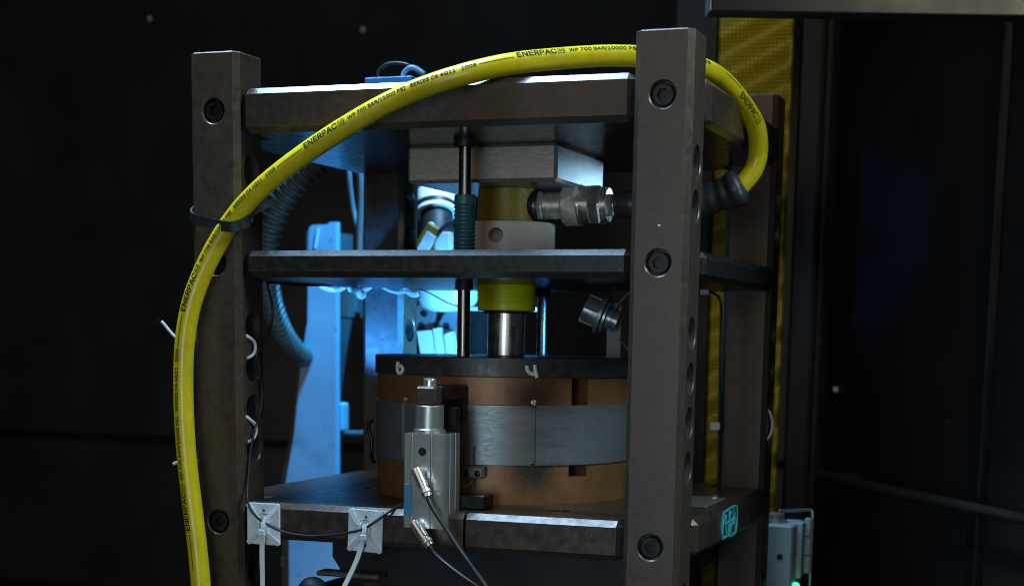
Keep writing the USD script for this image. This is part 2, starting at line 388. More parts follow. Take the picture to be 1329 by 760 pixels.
for pxq in ((0.34840, 0.06528), (0.44118, 0.36398), (0.43762, 0.12300)):
    kk = DA + DU * pxq[0]
    part(door, 'small_stud', lathe([(.0025, 0), (.0025, .003), (.0012, .004)], (kk[0], kk[1], pxq[1]), DN, 12), BEAMM)
bm = thing('steel_beam', 'grey steel channel crossing the top right corner', 'beam', (0.34006, 0.30000, 0.43289))
ba, bu, bn = np.array((0.34006, 0.30000, 0.43289)), np.array([.94, .341, 0]), np.array([-.341, .94, 0])
def bbox(t0, t1, n0, n1, z0, z1, c=.001):
    return cbox(t0, t1, n0, n1, z0, z1, c).transform(np.array([[bu[0], bn[0], 0, ba[0]], [bu[1], bn[1], 0, ba[1]], [0, 0, 1, ba[2]]]))
part(bm, 'web', bbox(.002, .34, .0, .004, .0, .08), BEAMM)
part(bm, 'lower_flange', bbox(.002, .34, .0042, .034, .0005, .005), BEAMM)
part(bm, 'end_lip', bbox(0, .0018, .0, .034, .0, .08, .0004), ALU)

# ---------------------------------------------------------------- press frame
A, B, W, D, H, C = .0426, .0416, .3571, .3151, .3631, .0043
HOLES = (-.04, -.0725, -.105, .0575, .0898, .1221, .1544, .2437, .2748)
BOLTZ = (0., .2035, .319)
frame = thing('press_frame', 'dark steel press frame of four bolted posts and three thick plates', 'press frame', (.2, .178, FZ))
def bolt_parts(x, y, z, s, parent):
    hd = man(lathe([(.0068, 0), (.0078, 0.0), (.0079, .0068), (.0072, .0076)], (0, 0, 0), (0, -1, 0), 40))
    sock = m3.Manifold.cylinder(.006, .0046, .0046, 6).rotate([90, 0, 0]).translate([0, -.0028, 0])
    h = (hd - sock)
    if s < 0:
        h = h.rotate([0, 0, 180])
    h = h.rotate([0, float(RNG.uniform(0, 60)), 0]).translate([x, y, z])
    part(parent, 'socket_bolt', h, BOLT, 25)
def post_blank(px, py):
    oct_ = [(C, 0), (A - C, 0), (A, C), (A, B - C), (A - C, B), (C, B), (0, B - C), (0, C)]
    c = .0009
    pts = [(px + x, py + y, z) for x, y in oct_ for z in (FZ + .001, H - c)]
    pts += [(px + A / 2 + (x - A / 2) * (1 - 2 * c / A), py + B / 2 + (y - B / 2) * (1 - 2 * c / B), H) for x, y in oct_]
    return m3.Manifold.hull_points(np.array(pts))
for i, (px, py) in enumerate(((0, 0), (W, 0), (W, D), (0, D))):
    m = post_blank(px, py)
    for hz in HOLES:
        m -= m3.Manifold.cylinder(A * 2, .0112, .0112, 40).rotate([0, 90, 0]).translate([px - A / 2, py + B / 2, hz])
        for sx in (0, 1):
            m -= m3.Manifold.cylinder(.002, .0122, .0102, 40).rotate([0, 90 if sx == 0 else -90, 0]).translate([px - .0002 if sx == 0 else px + A + .0002, py + B / 2, hz])
    s = 1 if py == 0 else -1
    yf = py if s > 0 else py + B
    for bz in BOLTZ:
        m -= m3.Manifold.cylinder(.0176, .0094, .0094, 40).rotate([90, 0, 0]).translate([px + A / 2, yf + .0088, bz])
        m -= m3.Manifold.cylinder(.0014, .0106, .0092, 40).rotate([-90 * s, 0, 0]).translate([px + A / 2, yf - s * .0003, bz])
    pp = part(frame, 'post', m, STEEL, 20)
    for hz in HOLES[3:]:
        sl = trimesh.creation.annulus(.0108, .01117, A - .004, sections=40)
        sl.apply_transform(trimesh.transformations.rotation_matrix(math.pi / 2, [0, 1, 0])); sl.apply_translation((px + A / 2, py + B / 2, hz))
        part(pp, 'lit_bore_liner', sl, BORE_LIT, 30)  # added pale liner standing for light inside the hole
    for bz in BOLTZ:
        bolt_parts(px + A / 2, yf + s * .0088, bz, s, pp)
chip = (0.37827, -0.00010, 0.22903)
part(frame, 'paint_chip', m3.Manifold.hull_points(np.array([(chip[0] - .0016, .0002, chip[2] + .0012), (chip[0] + .0022, .0002, chip[2] + .0010), (chip[0] + .0010, .0002, chip[2] - .0011), (chip[0], -.0004, chip[2])])), CHALK, False)
def plate(z0, z1, c, y0=.0035, xr=.4026):
    return cbox(.0437, .356, y0, .3515, z0, z1, c) + cbox(-.003, xr, .0432, .3138, z0, z1, c)
part(frame, 'top_plate', plate(.302, .3357, .0046), TOPM, 20)
mid = plate(.193, .2135, .0044, .0055) - m3.Manifold.cylinder(.1, .0262, .0262, 48).translate([.2, .178, .15])
part(frame, 'middle_plate', mid, MIDM, 20)
base = plate(-.0122, .0172, .0045, .0025)
base -= m3.Manifold.cube([.0365, .045, .02]).translate([.1828, -.012, .004])
base -= m3.Manifold.cube([.0025, .02, .05]).translate([0.23091, -.005, -.02])
for hx, hy in ((0.29223, .052), (0.08847, .15)):
    base -= m3.Manifold.cylinder(.03, .008, .008, 32).translate([hx, hy, .004])
part(frame, 'base_plate', base, PLATE, 20)
sup = m3.Manifold.hull_points(np.array([(x, y, z) for y in (.05, .31) for x, z in ((.098, -.012), (.36, -.012), (.36, -.05), (.112, -.05), (.098, -.030))]))
part(frame, 'support_plate', sup, BLACKP, 20)
part(frame, 'pedestal', cbox(.125, .30, .09, .28, FZ + .001, -.0505, .002), BLACKP)
sc = []
for k in range(7):
    u = k / 6
    sc.append((937 + 18 * u, 0))
for st in ([[(0.40300, 0.13437, 0.01447), (0.40300, 0.13277, 0.00657), (0.40300, 0.13127, -0.00196), (0.40300, 0.13511, -0.00799)], [(0.40300, 0.13741, 0.01355), (0.40300, 0.15485, 0.01433), (0.40300, 0.16976, 0.01479), (0.40300, 0.18523, 0.01395)], [(0.40300, 0.14373, 0.01042), (0.40300, 0.14221, 0.00183), (0.40300, 0.14943, -0.00649), (0.40300, 0.15805, -0.00493)], [(0.40300, 0.15809, 0.01276), (0.40300, 0.15656, 0.00408), (0.40300, 0.15502, -0.00460)], [(0.40300, 0.16439, 0.01087), (0.40300, 0.17141, 0.00508), (0.40300, 0.16350, -0.00172), (0.40300, 0.17362, -0.00794)], [(0.40300, 0.18534, 0.01330), (0.40300, 0.18681, 0.00479), (0.40300, 0.18525, -0.00408), (0.40300, 0.17986, -0.00864)], [(0.40300, 0.13795, -0.00769), (0.40300, 0.15254, -0.00747), (0.40300, 0.17074, -0.00890), (0.40300, 0.18277, -0.00767)], [(0.40300, 0.13905, 0.00342), (0.40300, 0.15959, 0.00376), (0.40300, 0.18075, 0.00412)], [(0.40300, 0.17318, 0.01255), (0.40300, 0.17718, 0.00705), (0.40300, 0.17229, -0.00012)]]):
    part(frame, 'paint_mark', sweep(smooth_path(st, 24), .0011, 6), TEALP)
bp = thing('name_plate', 'small shiny metal plate screwed onto the right of the base plate', 'plate', (.385, .13, .0172))
q = [(0.38007, 0.12149, 0.01950), (0.39672, 0.19868, 0.01950)]
part(bp, 'plate', cbox(.352, .3915, q[0][1], q[0][1] + .075, .0172, .0195, .0006), ALU)
for sx, sy in ((.384, .0632), (.358, .012)):
    part(bp, 'screw', lathe([(.0034, 0), (.0034, .0016), (.002, .0028)], (sx, q[0][1] + sy, .0195), (0, 0, 1), 16), CHROME)
single('ball_handle', join(ball((0.10528, 0.00000, -0.05177), .0125, 3), rod((0.10528, 0.00000, -0.05177), tuple(np.array((0.10528, 0.00000, -0.05177)) + [0, .05, 0]), .005)), BLACKP, 'round black ball handle below the left of the base plate', 'handle')
p = (0.09296, 0.03000, -0.03935); q = (0.14824, 0.03000, -0.04328)
single('grey_bar', cbox(p[0], q[0], .03, .046, q[2], p[2], .001), SIDEM, 'short grey bar under the base plate', 'bar')

# ---------------------------------------------------------------- block, hydraulic cylinder, coupler
blk = single('steel_block', cbox(.1355, .2645, .1125, .2425, .2725, .3023, .0026), BLOCKM, 'milled steel block bolted beneath the top plate', 'block', 20)
cy = thing('hydraulic_cylinder', 'yellow hydraulic cylinder with white nylon collar and polished piston rod', 'hydraulic cylinder', (.2, .178, .1335))
ax = (.2, .178, 0)
part(cy, 'upper_barrel', lathe([(.0236, .2443), (.0253, .2450), (.0253, .2718), (.0246, .2724)], ax, n=64), MUSTARD_SHADE)
ca, cz = (-1.46735, 0.23229)
col = man(lathe([(.0395, .2136), (.0403, .2144), (.0403, .2434), (.0395, .2442)], ax, n=72))
hd_ = np.array([math.cos(ca + .25), math.sin(ca + .25)])
hp0 = np.array([.2 + .0403 * math.cos(ca), .178 + .0403 * math.sin(ca)]) - hd_ * .026
col -= m3.Manifold.cylinder(.05, .0062, .0062, 32).rotate([0, 90, math.degrees(ca + .25)]).translate([hp0[0], hp0[1], cz])
part(cy, 'collar', col, NYLON)
prof = [(.0238, .1715), (.0246, .1722), (.0246, .1765)]
for k in range(9):
    z = .1772 + k * .0019
    prof += [(.0242, z), (.0254, z + .0005), (.0254, z + .0013), (.0242, z + .0018)]
part(cy, 'threaded_barrel', lathe(prof + [(.0242, .2136)], ax, n=64), YPAINT_LIT, 20)
part(cy, 'piston_rod', lathe([(.0155, .1337), (.016, .1342), (.016, .1714)], ax, n=64), CHROME)
part(cy, 'wiper_ring', lathe([(.0195, .1692), (.0195, .1716)], ax, n=48), BLACKP)
qc = thing('quick_coupler', 'bright metal quick coupler screwed into the yellow hydraulic cylinder', 'hose coupler', (.225, .178, .2585))
cx0 = (0, .178, .2585); xd = (1, 0, 0)
part(qc, 'port_boss', lathe([(.0135, .2205), (.0135, .2262), (.0115, .2282)], cx0, xd), BOLT)
part(qc, 'hex_adapter', hexa((.2283, .178, .2585), (.2330, .178, .2585), .0128), NICKEL, 20)
part(qc, 'adapter', lathe([(.0100, .2331), (.0112, .2340), (.0112, .2500)], cx0, xd), NICKEL)
kn = []
nk = 60
knm = []
for s in (1, -1):
    for j in range(nk):
        a0 = 2 * math.pi * j / nk
        pts = [(.2520 + .0118 * u, .178 + .01635 * math.cos(a0 + s * u * .7), .2585 + .01635 * math.sin(a0 + s * u * .7)) for u in np.linspace(0, 1, 7)]
        knm.append(sweep(pts, .00032, 4))
kp = part(qc, 'knurled_sleeve', lathe([(.0148, .2502), (.0163, .2516), (.0163, .2640)], cx0, xd), NICKEL)
part(kp, 'knurling', join(*knm), NICKEL, False)
part(qc, 'sleeve', lathe([(.0163, .2641), (.0166, .2646), (.0166, .2660), (.0158, .2664), (.0158, .2742)], cx0, xd), CHROME)
part(qc, 'hex_nut', hexa((.2743, .178, .2585), (.2842, .178, .2585), .0176), CHROME, 20)
part(qc, 'ring', lathe([(.0142, .2843), (.0146, .2848), (.0146, .2862), (.0128, .2866), (.0128, .2878), (.0138, .2882), (.0138, .2892)], cx0, xd), CHROME)
part(qc, 'small_hex', hexa((.2893, .178, .2585), (.2948, .178, .2585), .0098), CHROME, 20)

# ---------------------------------------------------------------- yellow hose
HOSE = [(.0185, -.02, -.20), (.0190, -.02, -.12), (.0170, -.02, -.0592), (.0129, -.02, -.013), (.0056, -.02, .0479), (.0019, -.018, .1082), (.0080, -.016, .168), (.0254, -.0125, .2095), (.0517, -.0110, .2444),
        (.0894, -.0115, .2734), (.1408, -.011, .303), (.1825, -.0085, .3226), (.2298, -.0045, .3371), (.2599, .0085, .3452), (.2885, .030, .3512), (.3396, .06, .3559), (0.3864, 0.1000, 0.3498), (0.3947, 0.1220, 0.3443), (0.4014, 0.1430, 0.3356), (0.4068, 0.1600, 0.3261), (0.4107, 0.1700, 0.3166), (0.4116, 0.1770, 0.3055), (0.4106, 0.1810, 0.2940), (0.4072, 0.1810, 0.2839), (0.4011, 0.1790, 0.2754), (.3935, .1785, .2665)]
hp = smooth_path(HOSE, 420)
hose = thing('yellow_hose', 'yellow high pressure hydraulic hose arching over the frame', 'hose', HOSE[3])
R_H = .0078
jk = part(hose, 'jacket', sweep(hp, R_H, 36), YELLOW, True)
bpth = smooth_path([(.2946, .178, .2585), (.325, .178, .2588), (.352, .178, .2596), (.370, .178, .2620), (.386, .1782, .2665), (.4005, .179, .2735)], 70)
u = np.linspace(0, 1, 70)
rr = np.interp(u, [0, .04, .12, .22, .36, .50, .60, .68, .76, .84, .885, .90, .935, .97, 1.], [.0085, .0104, .0116, .0116, .0118, .0128, .0140, .0140, .0128, .0136, .0134, .0155, .0160, .0155, .0100])
rr = (.0088 + (rr - .0088) * .90) + .0006 * np.sin(u * 2 * np.pi * 11) * (u > .15) * (u < .86)
rr = np.convolve(np.pad(rr, 2, 'edge'), np.ones(3) / 3, 'same')[2:-2]
rr[-1] = .0090
part(hose, 'bend_restrictor', sweep(bpth, rr, 32), RUBBER, True)
seg = np.concatenate([[0], np.cumsum(np.linalg.norm(np.diff(hp, axis=0), axis=1))])
HT = np.gradient(hp, axis=0); HT /= np.linalg.norm(HT, axis=1)[:, None]
REF = np.array([.37, -.91, -.15])
def wrap_text(mesh, s0, phi, lift=.00012, scale=1.):
    """Bends flat lettering round the hose: x runs along it, y round it, phi is the angle from the front towards the outside of the bend."""
    t = mesh.copy()
    v, f = trimesh.remesh.subdivide_to_size(t.vertices, t.faces, .004, max_iter=6)
    s = s0 + v[:, 0]
    p = np.stack([np.interp(s, seg, hp[:, k]) for k in range(3)], 1)
    tg = np.stack([np.interp(s, seg, HT[:, k]) for k in range(3)], 1); tg /= np.linalg.norm(tg, axis=1)[:, None]
    e1 = REF - tg * (tg @ REF)[:, None]; e1 /= np.linalg.norm(e1, axis=1)[:, None]
    e2 = np.cross(e1, tg)
    ang = phi + v[:, 1] / R_H
    rad = R_H + lift + np.clip(v[:, 2], 0, 1) * .15
    q = p + rad[:, None] * (np.cos(ang)[:, None] * e1 + np.sin(ang)[:, None] * e2)
    return trimesh.Trimesh(q, f, process=False)
def s_at(pt):
    return seg[np.argmin(np.linalg.norm(hp - np.array(pt), axis=1))]
BIG = meshkit.text_mesh('ENERPAC', .0046, .0006, bold=True); BIG.apply_scale([1.06, 1, 1])
SMALL = meshkit.text_mesh('WP 700 BAR/10000 PSI   SERIES C6 4Q11   1005', .0029, .0006, bold=True); 
BW = BIG.bounds[1][0]
SMALL.apply_scale([.108 / SMALL.bounds[1][0], 1, 1])
def badge():
    b = [trimesh.creation.box((.0052, .0004, .0006)), trimesh.creation.box((.0052, .0004, .0006)), trimesh.creation.box((.0004, .0046, .0006)), trimesh.creation.box((.0004, .0046, .0006))]
    b[0].apply_translation((.0026, .0046, 0)); b[1].apply_translation((.0026, .0, 0)); b[2].apply_translation((0, .0023, 0)); b[3].apply_translation((.0052, .0023, 0))
    r = meshkit.text_mesh('MS', .0022, .0006); r.apply_translation((.0007, .0012, 0))
    return join(*b, r)
STARTS = [s_at((0.00598, -0.02000, -0.00726)), s_at((0.00394, -0.01620, 0.16562)), s_at((0.10989, -0.01150, 0.28544)), s_at((0.26511, 0.01200, 0.34644)), s_at((0.40284, 0.13500, 0.34134))]
for i, (s0, phi) in enumerate(zip(STARTS, (.36, .36, .36, .52, .05))):
    end = STARTS[i + 1] if i + 1 < len(STARTS) else seg[-1] - .02
    part(hose, 'brand_lettering', wrap_text(BIG, s0, phi), INK, False)
    x = s0 + BW + .0012
    if x + .01 < end:
        bd = badge(); part(hose, 'approval_mark', wrap_text(bd, x, phi), INK, False)
    x += .0085
    room = end - x - .028
    if room > .06:
        sm = SMALL.copy(); sm.apply_scale([min(1, room / .108), 1, 1])
        part(hose, 'rating_lettering', wrap_text(sm, x, phi + .08), INK, False)
        ln = trimesh.creation.box((.024, .0005, .0006)); ln.apply_translation((.012, .0012, 0))
        part(hose, 'printed_line', wrap_text(ln, end - .026, phi + .05), INK, False)
ln = trimesh.creation.box((.028, .0005, .0006)); ln.apply_translation((.014, .0012, 0))
part(hose, 'printed_line', wrap_text(ln, STARTS[0] - .031, .36), INK, False)

bt = thing('black_cable_tie', 'black cable tie strapping the yellow hose to the left front post', 'cable tie', (.03, -.015, .242))
tp = smooth_path([(-.0022, .035, .2450), (-.0028, .012, .2450), (0.00375, -0.00350, 0.23781), (0.01841, -0.00750, 0.23445), (0.03829, -0.01850, 0.23061), (0.04961, -0.02080, 0.22979), (0.05587, -0.01650, 0.23233), (0.05595, -0.00450, 0.23897), (.0455, .008, .2470), (.0450, .016, .2440)], 60)
part(bt, 'strap', sweep(tp, .001, flat=(.0008, .0039), ref=np.array([0, 0, 1.])), BLACKP, 40)
part(bt, 'head', cbox(-.0035, .0035, -.003, .003, -.0035, .0035, .0008).rotate([0, 25, 0]).translate((0.05719, -0.00550, 0.24120)), BLACKP)
part(bt, 'tail', sweep(smooth_path([(0.05437, -0.00650, 0.23826), (0.06644, -0.00650, 0.24507), (0.07641, -0.00400, 0.25033)], 20), .001, flat=(.0008, .0026), ref=np.array([.45, 0, .9])), BLACKP, 40)

# ---------------------------------------------------------------- guide rods
def guide_rod(label):
    gx, gy = .1995, .080
    t = thing('guide_rod', label, 'guide rod', (gx, gy, .1335), None)
    g = (gx, gy, 0)
    part(t, 'rod', lathe([(.0047, .1335), (.0051, .1340), (.0051, .3020)], g, n=32), DARKROD)
    part(t, 'top_collar', lathe([(.0088, .2962), (.0092, .2966), (.0092, .3019)], g, n=32), BLACKP)
    pr = [(.0082, .2136), (.0084, .2140)]
    for k in range(12):
        z = .2145 + k * .0031
        pr += [(.0076, z), (.0087, z + .0011), (.0087, z + .0019), (.0076, z + .003)]
    pr += [(.0080, .2520), (.0085, .2524), (.0085, .2592), (.0078, .2598), (.0053, .2598)]
    part(t, 'bellows', lathe(pr, g, n=40), TEAL, 20)
    part(t, 'lower_collar', lathe([(.0068, .1862), (.0072, .1866), (.0072, .1929)], g, n=32), BLACKP)
    return t
g0 = guide_rod('dark guide rod with ribbed teal bellows in front of the yellow cylinder')
copy_of(g0, (.1995, .276, .1335), 'rear guide rod standing on the round fixture to the right of the piston')

# ---------------------------------------------------------------- round fixture
CX, CY = .1998, .178
fx = thing('round_fixture', 'round bronze coloured fixture with dark lid and grey steel band', 'fixture', (CX, CY, .0172))
body = m3.Manifold.cylinder(.1010, .1092, .1092, 160).translate([CX, CY, .0170]) - m3.Manifold.cylinder(.094, .088, .088, 120).translate([CX, CY, .0240])
def radial_slot(m, a0, a1, z0, z1):
    am = (a0 + a1) / 2; w = abs(a1 - a0) * .109
    return m - m3.Manifold.cube([.05, w, z1 - z0]).translate([.085, -w / 2, z0]).rotate([0, 0, math.degrees(am)]).translate([CX, CY, 0])
body = radial_slot(body, (-0.71202, 0.10591)[0], (-0.56464, 0.10579)[0], .0940, .1182)
body = radial_slot(body, (-0.72484, 0.04293)[0], (-0.56295, 0.04232)[0], (-0.64215, 0.03890)[1], .0500)
body = radial_slot(body, (-1.71981, 0.10745)[0], (-1.50388, 0.10807)[0], .0940, .1075)
part(fx, 'body', body, BRONZE, 25)
lid = m3.Manifold.revolve(m3.CrossSection([[(.0, .1180), (.1106, .1180), (.1112, .1186), (.1112, .1328), (.1106, .1334), (.0, .1334)]]), 160).translate([CX, CY, 0])
for k in range(6):
    a = math.radians(15 + 60 * k)
    lid -= m3.Manifold.cylinder(.01, .0052, .0052, 24).translate([CX + .098 * math.cos(a), CY + .098 * math.sin(a), .1290])
part(fx, 'lid', lid, LID, 25)
a4, a6 = (-1.01403, 0.07544)[0], (-2.08467, 0.07171)[0]
step = abs(a4 - a6)
n_seg = max(3, round(2 * math.pi / step)); st = 2 * math.pi / n_seg
for k in range(n_seg):
    s0 = a4 + k * st
    part(fx, 'band_segment', shell(.1089, .1108, .0484, .0963, s0 + .019, s0 + st - .019, (CX, CY)), BAND, 30)
    e = s0
    part(fx, 'seam_pin', shell(.1089, .1098, .0500, .0950, e - .017, e + .017, (CX, CY), .0002), BAND if k == 0 else ALU, 30)
    part(fx, 'seam_screw', lathe([(.0022, 0), (.0022, .0012), (.0012, .0018)], (CX + .109 * math.cos(e), CY + .109 * math.sin(e), .0985), (math.cos(e), math.sin(e), 0), 14), NICKEL)
def on_cyl(pairs, r):
    return [(CX + r * math.cos(a), CY + r * math.sin(a), z) for a, z in pairs]
for nm, strokes in (('digit_four', ([(-1.06894, 0.12768), (-1.06277, 0.12347), (-1.04581, 0.12167), (-0.99545, 0.12233)], [(-1.01329, 0.12835), (-1.00682, 0.12293), (-0.99478, 0.11810)])),
                    ('digit_six', ([(-2.12327, 0.12847), (-2.13296, 0.12409), (-2.12268, 0.11976), (-2.08421, 0.11987), (-2.06599, 0.12303), (-2.08455, 0.12484), (-2.12293, 0.12349)],))):
    part(fx, nm, join(*[sweep(smooth_path(on_cyl(s, .1113), 20), .0017, 6) for s in strokes]), CHALK, True)
part(fx, 'side_latch', join(sweep(smooth_path([(0.08054, 0.17000, 0.03769), (0.07983, 0.16500, 0.04822), (0.07980, 0.16500, 0.05976), (0.07681, 0.16500, 0.06778), (0.07896, 0.17000, 0.07507)], 24), .0016, 8)), BOLT, True)

# ---------------------------------------------------------------- clamp cylinder in front
cl = thing('clamp_cylinder', 'grooved aluminium pneumatic clamp cylinder at the front edge of the base plate', 'pneumatic cylinder', (.2, .01, .005))
poly = [(.1850, -.0045), (.1865, -.006)]
for gx in (.1925, .2085):
    w = .0014
    poly += [(gx - w, -.006), (gx - w * .8, -.0043), (gx + w * .8, -.0043), (gx + w, -.006)]
poly += [(.2175, -.006), (.2190, -.0045)]
for gy in (.004, .0150):
    poly += [(.2190, gy - .0014), (.2172, gy - .0011), (.2172, gy + .0011), (.2190, gy + .0014)]
poly += [(.2190, .0250), (.2175, .0265), (.1865, .0265), (.1850, .0250)]
bodyc = m3.CrossSection([poly]).extrude(.0765 - .0052).translate([0, 0, .0052])
hx = (0.20069, -0.00600, 0.06303)
bodyc -= m3.Manifold.cylinder(.02, .0033, .0033, 28).rotate([90, 0, 0]).translate([hx[0], .006, hx[2]])
part(cl, 'body', bodyc, ALU, 25)
part(cl, 'port_shade_disc', lathe([(.0031, 0), (.0031, .0006)], (hx[0], -.0028, hx[2]), (0, -1, 0), 24), BLACKP)  # black disc stands for the shade inside the port hole
part(cl, 'rod_collar', lathe([(.0122, .0766), (.0124, .0788), (.0112, .0796), (.0108, .0802), (.0108, .0968), (.0102, .0976)], (.2, .01, 0), n=48), ALU)
part(cl, 'arm_block', cbox(.1915, .2075, .0015, .0164, .0980, .1118, .0015), STEEL, 20)
arm = cbox(.1935, .2085, .0165, .0700, .1000, .1120, .0015) + cbox(.1935, .2085, .0560, .0700, .0850, .1110, .0012)
part(cl, 'clamp_arm', arm, BOLT, 20)
part(cl, 'lock_nut', lathe([(.0050, .1118), (.0050, .1165), (.0044, .1176), (.0025, .1182)], (.2, .01, 0), n=24), NICKEL, 20)
br = cbox(.1870, 0.21604, .0270, .0330, .0172, .0960, .001)
part(cl, 'bracket', br, BOLT, 20)
ft = (0.23865, 0.03000, 0.02412)
part(cl, 'bracket_foot', cbox(.2000, ft[0], .0280, .0480, .0173, .0285, .001), BOLT, 20)
s0, s1 = (0.18634, -0.00620, 0.03786), (0.19157, -0.00620, 0.01455)
part(cl, 'sticker', cbox(s0[0] + .0005, s1[0], -.0064, -.0059, s1[2], s0[2], .0001), STICK)

def plug(label, p0, p1, p2, path, r=.0042, elbow=None):
    t = thing('sensor_plug', label, 'cable plug', p0, None)
    p0, p1, p2 = map(np.array, (p0, p1, p2))
    part(t, 'plug_barrel', rod(p0, p1, r * .95, r), CHROME)
    dd = (p2 - p1) / np.linalg.norm(p2 - p1)
    part(t, 'grip_ring', lathe([(r * .82, 0), (r * .82, .0018), (r * 1.02, .0020), (r * 1.02, .0042), (r * .7, .0046)], p1, dd, 24), NICKEL)
    part(t, 'collar', lathe([(r * .8, .0048), (r * .95, .0050), (r * .95, .0074), (r * .5, .0078)], p1, dd, 24), CHROME)
    part(t, 'cable', sweep(smooth_path([tuple(p1 + dd * .004)] + path, 60), .0017, 10), CABLE, True)
    if elbow:
        part(t, 'elbow', rod(elbow, p0 + (p1 - p0) * .15, .0036), NICKEL)
plug('upper metal plug with black cable on the front of the aluminium cylinder', (0.19786, -0.01250, 0.05055), (0.20531, -0.01350, 0.03700), (0.20744, -0.01400, 0.03249),
     [(0.20884, -0.01430, 0.02909), (0.22303, -0.01800, 0.01041), (0.23799, -0.02400, -0.00545), (0.25091, -0.03000, -0.01775), (0.27193, -0.04000, -0.03844)], elbow=(0.20122, -0.00550, 0.04784))
plug('lower metal plug with thin black cable under the aluminium cylinder', (0.19643, -0.01150, 0.01005), (0.20580, -0.01250, -0.00167), (0.20919, -0.01300, -0.00553),
     [(0.21132, -0.01350, -0.00888), (0.22329, -0.01800, -0.01756), (0.23944, -0.02400, -0.02565), (0.26971, -0.03400, -0.03949)], elbow=(0.19302, 0.00100, 0.00498))

sb = thing('sensor_block', 'small grey two screw clamp block with thin wires beside the aluminium cylinder', 'sensor clamp', (0.21597, 0.06000, 0.04294))
q0, q1 = (0.20738, 0.06000, 0.04809), (0.22518, 0.06000, 0.03845)
part(sb, 'block', cbox(q0[0], q1[0], .060, .0655, q1[2], q0[2], .0012), ALU, 20)
for u in ((607, 613), (620, 614)):
    pass
for s in ((0.21138, 0.06000, 0.04274), (0.22056, 0.06000, 0.04253)):
    part(sb, 'screw', lathe([(.0026, 0), (.0026, .0016), (.0014, .0022)], (s[0], .0602, s[2]), (0, -1, 0), 18), BOLT)
part(sb, 'wire', sweep([(0.20752, 0.06300, 0.04788), (0.20735, 0.06300, 0.06320)], .0005, 6), CABLE)
part(sb, 'wire', sweep([(0.21541, 0.06300, 0.04821), (0.21522, 0.06300, 0.06349)], .0005, 6), GREYCAB)
part(sb, 'wire', sweep([(0.21552, 0.06300, 0.03840), (0.21565, 0.06300, 0.02795)], .0005, 6), GREYCAB)
part(sb, 'wire', sweep(smooth_path([(0.21592, 0.06200, 0.03727), (0.21281, 0.06000, 0.03299), (0.20849, 0.05600, 0.03067)], 14), .0011, 8), GREYCAB, True)

# ---------------------------------------------------------------- cable mounts, ties, cables
def mount(at, label):
    x, y, z = at
    t = thing('cable_mount', label, 'cable mount', at)
    part(t, 'pad', cbox(x - .0146, x + .0146, y - .0018, y, z - .0166, z + .0166, .0006), WHITEP, 20)
    ctr = cbox(x - .0052, x + .0052, y - .0052, y - .0015, z - .0085, z + .0060, .0009) - m3.Manifold.cube([.0044, .01, .02]).translate([x - .0022, y - .0092, z - .010])
    ctr -= m3.Manifold.cube([.02, .0018, .0045]).translate([x - .01, y - .0046, z - .003])
    part(t, 'saddle', ctr, WHITEP, 20)
    for sx in (-1, 1):
        for sz in (-1, 1):
            part(t, 'rib', sweep([(x + sx * .0138, y - .0018, z + sz * .0158), (x + sx * .0045, y - .0040, z + sz * .0062 - .001)], .001, flat=(.0006, .0018), ref=np.array([sx * 1., 0, -sz * 1.])), WHITEP)
    for sz, nm in ((.0108, 'hole'), (-.0112, 'hole')):
        part(t, nm, lathe([(.0012, 0), (.0012, .0002)], (x + .0005, y - .0017, z + sz), (0, -1, 0), 14), GREYCAB)
    part(t, 'moulded_edge', sweep([(x - .003, y - .0019, z + .0078), (x, y - .0019, z + .0083), (x + .0034, y - .0019, z + .0078)], .00035, 6), GREYCAB)
    return t
m1 = mount((0.06169, 0.00180, 0.00021), 'white square cable mount beside the left front post')
mp2 = (0.15048, 0.00180, -0.00043)
copy_of(m1, mp2, 'white square cable mount on the base plate near the aluminium cylinder', (0, 2.0, 0))
def strap_tie(pts, label, w=.0018):
    t = thing('white_cable_tie', label, 'cable tie', pts[0])
    part(t, 'strap', sweep(smooth_path(pts, 40), .001, flat=(.0006, w), ref=np.array([1., 0, 0])), TIEW, 40)
    h = np.array(pts[0])
    part(t, 'head', cbox(-.0028, .0028, -.0022, .0022, -.0024, .0024, .0006).translate(tuple(h + np.array([0, -.0008, -.010]))), TIEW)
strap_tie([(0.06377, -0.00450, 0.00405), (0.06532, -0.00620, -0.00181), (0.06458, -0.00620, -0.00798), (0.06366, -0.00600, -0.02097), (0.06416, -0.00750, -0.05473)], 'white cable tie hanging straight down from the left mount')
strap_tie([(0.15209, -0.00450, 0.00514), (0.15289, -0.00620, -0.00002), (0.15159, -0.00620, -0.00668), (0.14847, -0.00650, -0.01765), (0.14261, -0.00800, -0.03229), (0.13396, -0.01200, -0.05228)], 'white cable tie curving to the lower left from the right mount')

